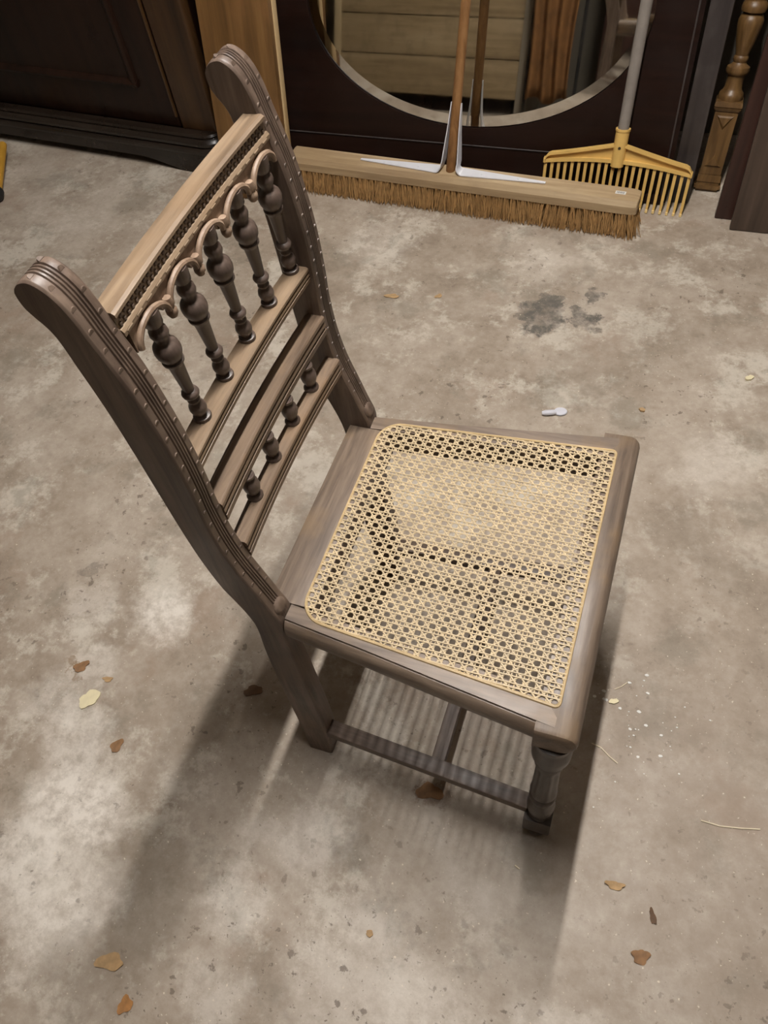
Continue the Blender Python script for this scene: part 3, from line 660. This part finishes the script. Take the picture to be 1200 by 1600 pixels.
# ------------------------------------------------------------------ furniture behind the camera that the oval mirror shows
ch = empty('plank_chest', (0, -1.60, 0)); tag(ch, 'large pale plank-sided chest seen only in the oval mirror', 'chest')
z = .085
for k in range(5): box('plank', -2.03, -.875, -.02, .005, z+.003, z+.2125-.003, 'pale_plank', ch, .003); z += .2125
box('back_body', -2.03, -.875, -.42, -.021, .085, z, 'pale_plank', ch, .002)
box('stile', -2.075, -2.031, -.42, .012, .030, z, 'pale_stile', ch, .003); box('stile', -.874, -.805, -.42, .012, .0, z, 'grey_stile', ch, .003); box('plinth', -2.03, -.90, -.36, -.05, 0, .085, 'cabinet_wood', ch, .002)  # dark plinth box added in place of the shaded gap under the chest
for k in range(3):
    q = tag(box('honey_plank', -2.56+k*.135, -2.56+k*.135+.128, -1.64, -1.615, 0, 1.3, 'honey_plank', None, .003), ['honey-coloured upright plank farthest from the chest in the mirror', 'honey-coloured upright plank in the middle of three in the mirror', 'honey-coloured upright plank next to the chest in the mirror'][k], 'plank', 'upright planks in the mirror')
# draped brown cloth on a rail
bm = bmesh.new(); rows = []
for i in range(15):
    zz = 1.05-i*.068; row = []
    for j in range(37):
        u = j/36; x = -.800+u*.25+.012*math.sin(zz*5+u*3); fold = .030*math.sin(u*19+.6*math.sin(zz*3))*(.35+.65*min(1, (1.05-zz)/.3)); row.append((x, fold, zz+.018*math.sin(u*9)))
    rows.append(row)
loft(bm, rows, closed=False, cap=False); cl = link_mesh('brown_coat', bm, 'cloth_brown', None, angle=180); cl.location = (0, -1.48, 0)
sol = cl.modifiers.new('thickness', 'SOLIDIFY'); sol.thickness = .006
tag(cl, 'long brown draped cloth hanging beside the chest in the mirror', 'cloth')
rl = empty('clothes_rail', (-.67, -1.535, 0)); tag(rl, 'slim dark clothes rail carrying the brown cloth', 'rail')
link_mesh('cross_bar', tube(bmesh.new(), [(-.145, 0, 1.075), (.16, 0, 1.075)], .010, 10), 'rubber_black', rl)
for x in (-.14, .155):
    link_mesh('upright', tube(bmesh.new(), [(x, 0, .0), (x, 0, 1.08)], .010, 10), 'rubber_black', rl); box('foot', x-.012, x+.012, -.05, .01, 0, .018, 'rubber_black', rl, .003)
wr = empty('dark_wardrobe', (-.02, -2.0, 0)); tag(wr, 'dark reddish wardrobe at the right of the mirror reflection', 'wardrobe')
box('body', -.43, .60, -.40, .06, .06, 1.7, 'panel_red', wr, .004)
for k in range(2): box('door', -.41+k*.505, .085+k*.50, .061, .082, .09, 1.66, 'panel_red', wr, .004)
box('plinth', -.42, .59, -.39, .07, 0, .059, 'cabinet_wood', wr, .003)

# ------------------------------------------------------------------ odds and ends on the floor
def leaf(label, x, y, size, mat, rot, aspect=1.5, curl=.25, seed=1, name='dry_leaf', cat='leaf', group=None, lobes=3, th=.0008):
    r_ = random.Random(seed); bm = bmesh.new(); n = 22; ring = []; mid = []; pts = []
    for k in range(n):
        a = 2*PI*k/n; rr = size*(1+.16*math.sin(lobes*a+seed)+.10*math.sin(5*a+seed*2)+r_.uniform(-.07, .07)); pts.append((rr*aspect**.5*math.cos(a), rr/aspect**.5*math.sin(a)))
    f = lambda px_, py_: .0006+curl*size*((px_/size)**2*.35+.25*max(0, math.sin(py_/size*2.1+seed))**2)
    T = [bm.verts.new((a, b, f(a, b)+th)) for a, b in pts]; Tm = [bm.verts.new((a*.5, b*.5, f(a*.5, b*.5)+th)) for a, b in pts]; Bt = [bm.verts.new((a, b, f(a, b))) for a, b in pts]; Bm = [bm.verts.new((a*.5, b*.5, f(a*.5, b*.5))) for a, b in pts]
    ct = bm.verts.new((0, 0, f(0, 0)+th)); cb = bm.verts.new((0, 0, f(0, 0)))
    for k in range(n):
        q = (k+1) % n; bm.faces.new((T[k], T[q], Tm[q], Tm[k])); bm.faces.new((Tm[k], Tm[q], ct)); bm.faces.new((Bt[k], Bm[k], Bm[q], Bt[q])); bm.faces.new((Bm[k], cb, Bm[q])); bm.faces.new((T[k], Bt[k], Bt[q], T[q]))
    o = link_mesh(name, bm, mat, None, angle=60); o.location = (x, y, 0); o.rotation_euler = (0, 0, rot); tag(o, label, cat, group); return o
G1 = 'dry leaves and scraps on the concrete'
leaf('brown crumpled leaf lying left of the cream chip', -.686, -.180, .012, 'leaf_brown', .8, 1.6, .3, 1, group=G1)
leaf('small rust-brown leaf below the cream chip', -.540, -.294, .011, 'leaf_brown', 1.2, 1.4, .2, 2, group=G1)
leaf('dark brown leaf in the shadow of the chair back', -.345, -.130, .013, 'leaf_dark', .5, 1.8, .2, 3, group=G1)
leaf('tan torn leaf near the lower left corner', -.378, -.592, .016, 'leaf_tan', .3, 2.0, .25, 4, group=G1)
leaf('orange-brown leaf at the bottom edge of the picture', -.327, -.634, .011, 'leaf_orange', 1.2, 1.2, .2, 5, group=G1)
leaf('pale tan crumpled scrap right of the front leg', .318, -.256, .009, 'leaf_tan', .1, 2.2, .5, 6, group=G1)
leaf('curled brown leaf near the lower right', .368, -.338, .011, 'leaf_brown', .4, 1.3, .4, 7, group=G1)
leaf('thin dark splinter-like leaf near the lower right', .377, -.281, .007, 'leaf_dark', 2.0, 2.6, .2, 8, group=G1)
leaf('reddish brown leaf under the side stretcher', .012, -.207, .017, 'leaf_brown', .2, 1.8, .15, 9, group=G1)
leaf('orange-tan leaf on the floor between chair and broom', -.440, .944, .012, 'leaf_tan', .1, 2.4, .2, 10, group=G1)
leaf('small tan leaf right of the orange-tan leaf near the broom', -.324, .968, .008, 'leaf_tan', .7, 1.6, .2, 11, group=G1)
leaf('tiny tan leaf beside the large brown leaf at far left', -.622, -.188, .007, 'leaf_tan', .2, 1.8, .2, 12, group=G1)
leaf('cream flat chip of plaster on the left of the floor', -.636, -.232, .0175, 'chip_cream', .6, 1.1, .02, 13, name='plaster_chip', cat='chip', lobes=2, th=.002)
leaf('pale round pebble at the right edge of the floor', .421, .844, .0075, 'chip_cream', .6, 1.25, .1, 14, name='pebble', cat='pebble', lobes=2, th=.004)
leaf('small pale chip beside the front seat rail', .036+.232, .030, .006, 'chip_cream', .6, 1.5, .2, 15, name='plaster_chip', cat='chip', lobes=2, th=.002)
leaf('tiny tan pebble at mid right of the floor', .215, .700, .0055, 'leaf_tan', .2, 1.4, .1, 16, name='pebble', cat='pebble', lobes=2, th=.004)
leaf('small cream chip in front of the chair at the bottom centre', -.013, -.432, .005, 'leaf_tan', .2, 1.4, .1, 17, name='plaster_chip', cat='chip', lobes=2, th=.002)
def straw(label, pts, r_=.0011):
    o = link_mesh('straw', tube(bmesh.new(), [(x, y, z_) for x, y, z_ in pts], r_, 6), 'straw', None); tag(o, label, 'straw', 'straws and shavings on the concrete')
straw('long pale straw at the right edge of the floor', [(.427, -.124, .0012), (.455, -.124, .0012), (.485, -.118, .0012), (.512, -.111, .0012)])
straw('curved pale straw just right of the front leg', [(.246, -.052, .0012), (.262, -.055, .0012), (.278, -.066, .0012), (.292, -.073, .0012)])
straw('short pale straw near the seat corner on the right', [(.266, .052, .0012), (.276, .060, .0012), (.284, .070, .0012)], .0008)
straw('tiny white shaving in front of the front leg', [(.170, -.274, .0012), (.178, -.277, .0012)], .0012)
sp = empty('plastic_clip', (.036, .645, 0), (0, 0, math.radians(14))); tag(sp, 'small white plastic clip lying beyond the cane seat', 'clip')
bm = bmesh.new(); tube(bm, [(-.026, 0, .006), (-.018, 0, .0065), (-.004, .001, .0065), (.004, .003, .006)], [.004, .0062, .0060, .0050], 10); link_mesh('stem', bm, 'plastic_white', sp)
bm = bmesh.new(); lathe(bm, [(.0001, 0), (.009, .0006), (.012, .003), (.0110, .0055), (.006, .0068), (.0001, .007)], 18); bmesh.ops.scale(bm, vec=(1.25, .95, 1), verts=bm.verts[:]); bmesh.ops.translate(bm, vec=(.014, .006, 0), verts=bm.verts[:]); link_mesh('bowl', bm, 'plastic_white', sp)
tl = empty('tool_handle', (-1.797, 1.118, .020), (0, math.radians(1), math.radians(-62))); tag(tl, 'yellow tool handle with a black rubber end at the left edge', 'tool')
bm = bmesh.new(); tube(bm, [(.012, 0, 0), (.008, 0, 0), (0, 0, 0), (-.025, 0, 0), (-.034, 0, 0)], [.006, .015, .0195, .0195, .015], 16); link_mesh('rubber_end', bm, 'rubber_black', tl)
link_mesh('shaft', tube(bmesh.new(), [(-.034, 0, 0), (-.15, 0, .01), (-.26, 0, .02)], .0125, 14), 'tool_yellow', tl)

# white paint flecks beside the front leg: too many and too small to tell apart
bm = bmesh.new(); rnd = random.Random(11)
for k in range(46):
    a = rnd.gauss(0, 1); b = rnd.gauss(0, 1); x = .300+.055*a; y = -.010+.060*b
    if x < .235: continue
    r_ = rnd.choice((.0008, .0010, .0012, .0016, .0028)); n_ = 6
    lo = [bm.verts.new((x+r_*1.4*rnd.uniform(.6, 1.1)*math.cos(2*PI*i/n_), y+r_*rnd.uniform(.6, 1.1)*math.sin(2*PI*i/n_), .0002)) for i in range(n_)]
    hi = [bm.verts.new((v_.co.x, v_.co.y, .0010)) for v_ in lo]
    bm.faces.new(hi); bm.faces.new(lo[::-1])
    for i in range(n_): bm.faces.new((lo[i], lo[(i+1) % n_], hi[(i+1) % n_], hi[i]))
tag(link_mesh('paint_flecks', bm, 'paper', None, smooth=False), 'scattered tiny white paint flecks right of the chair front', 'flecks', kind='stuff')
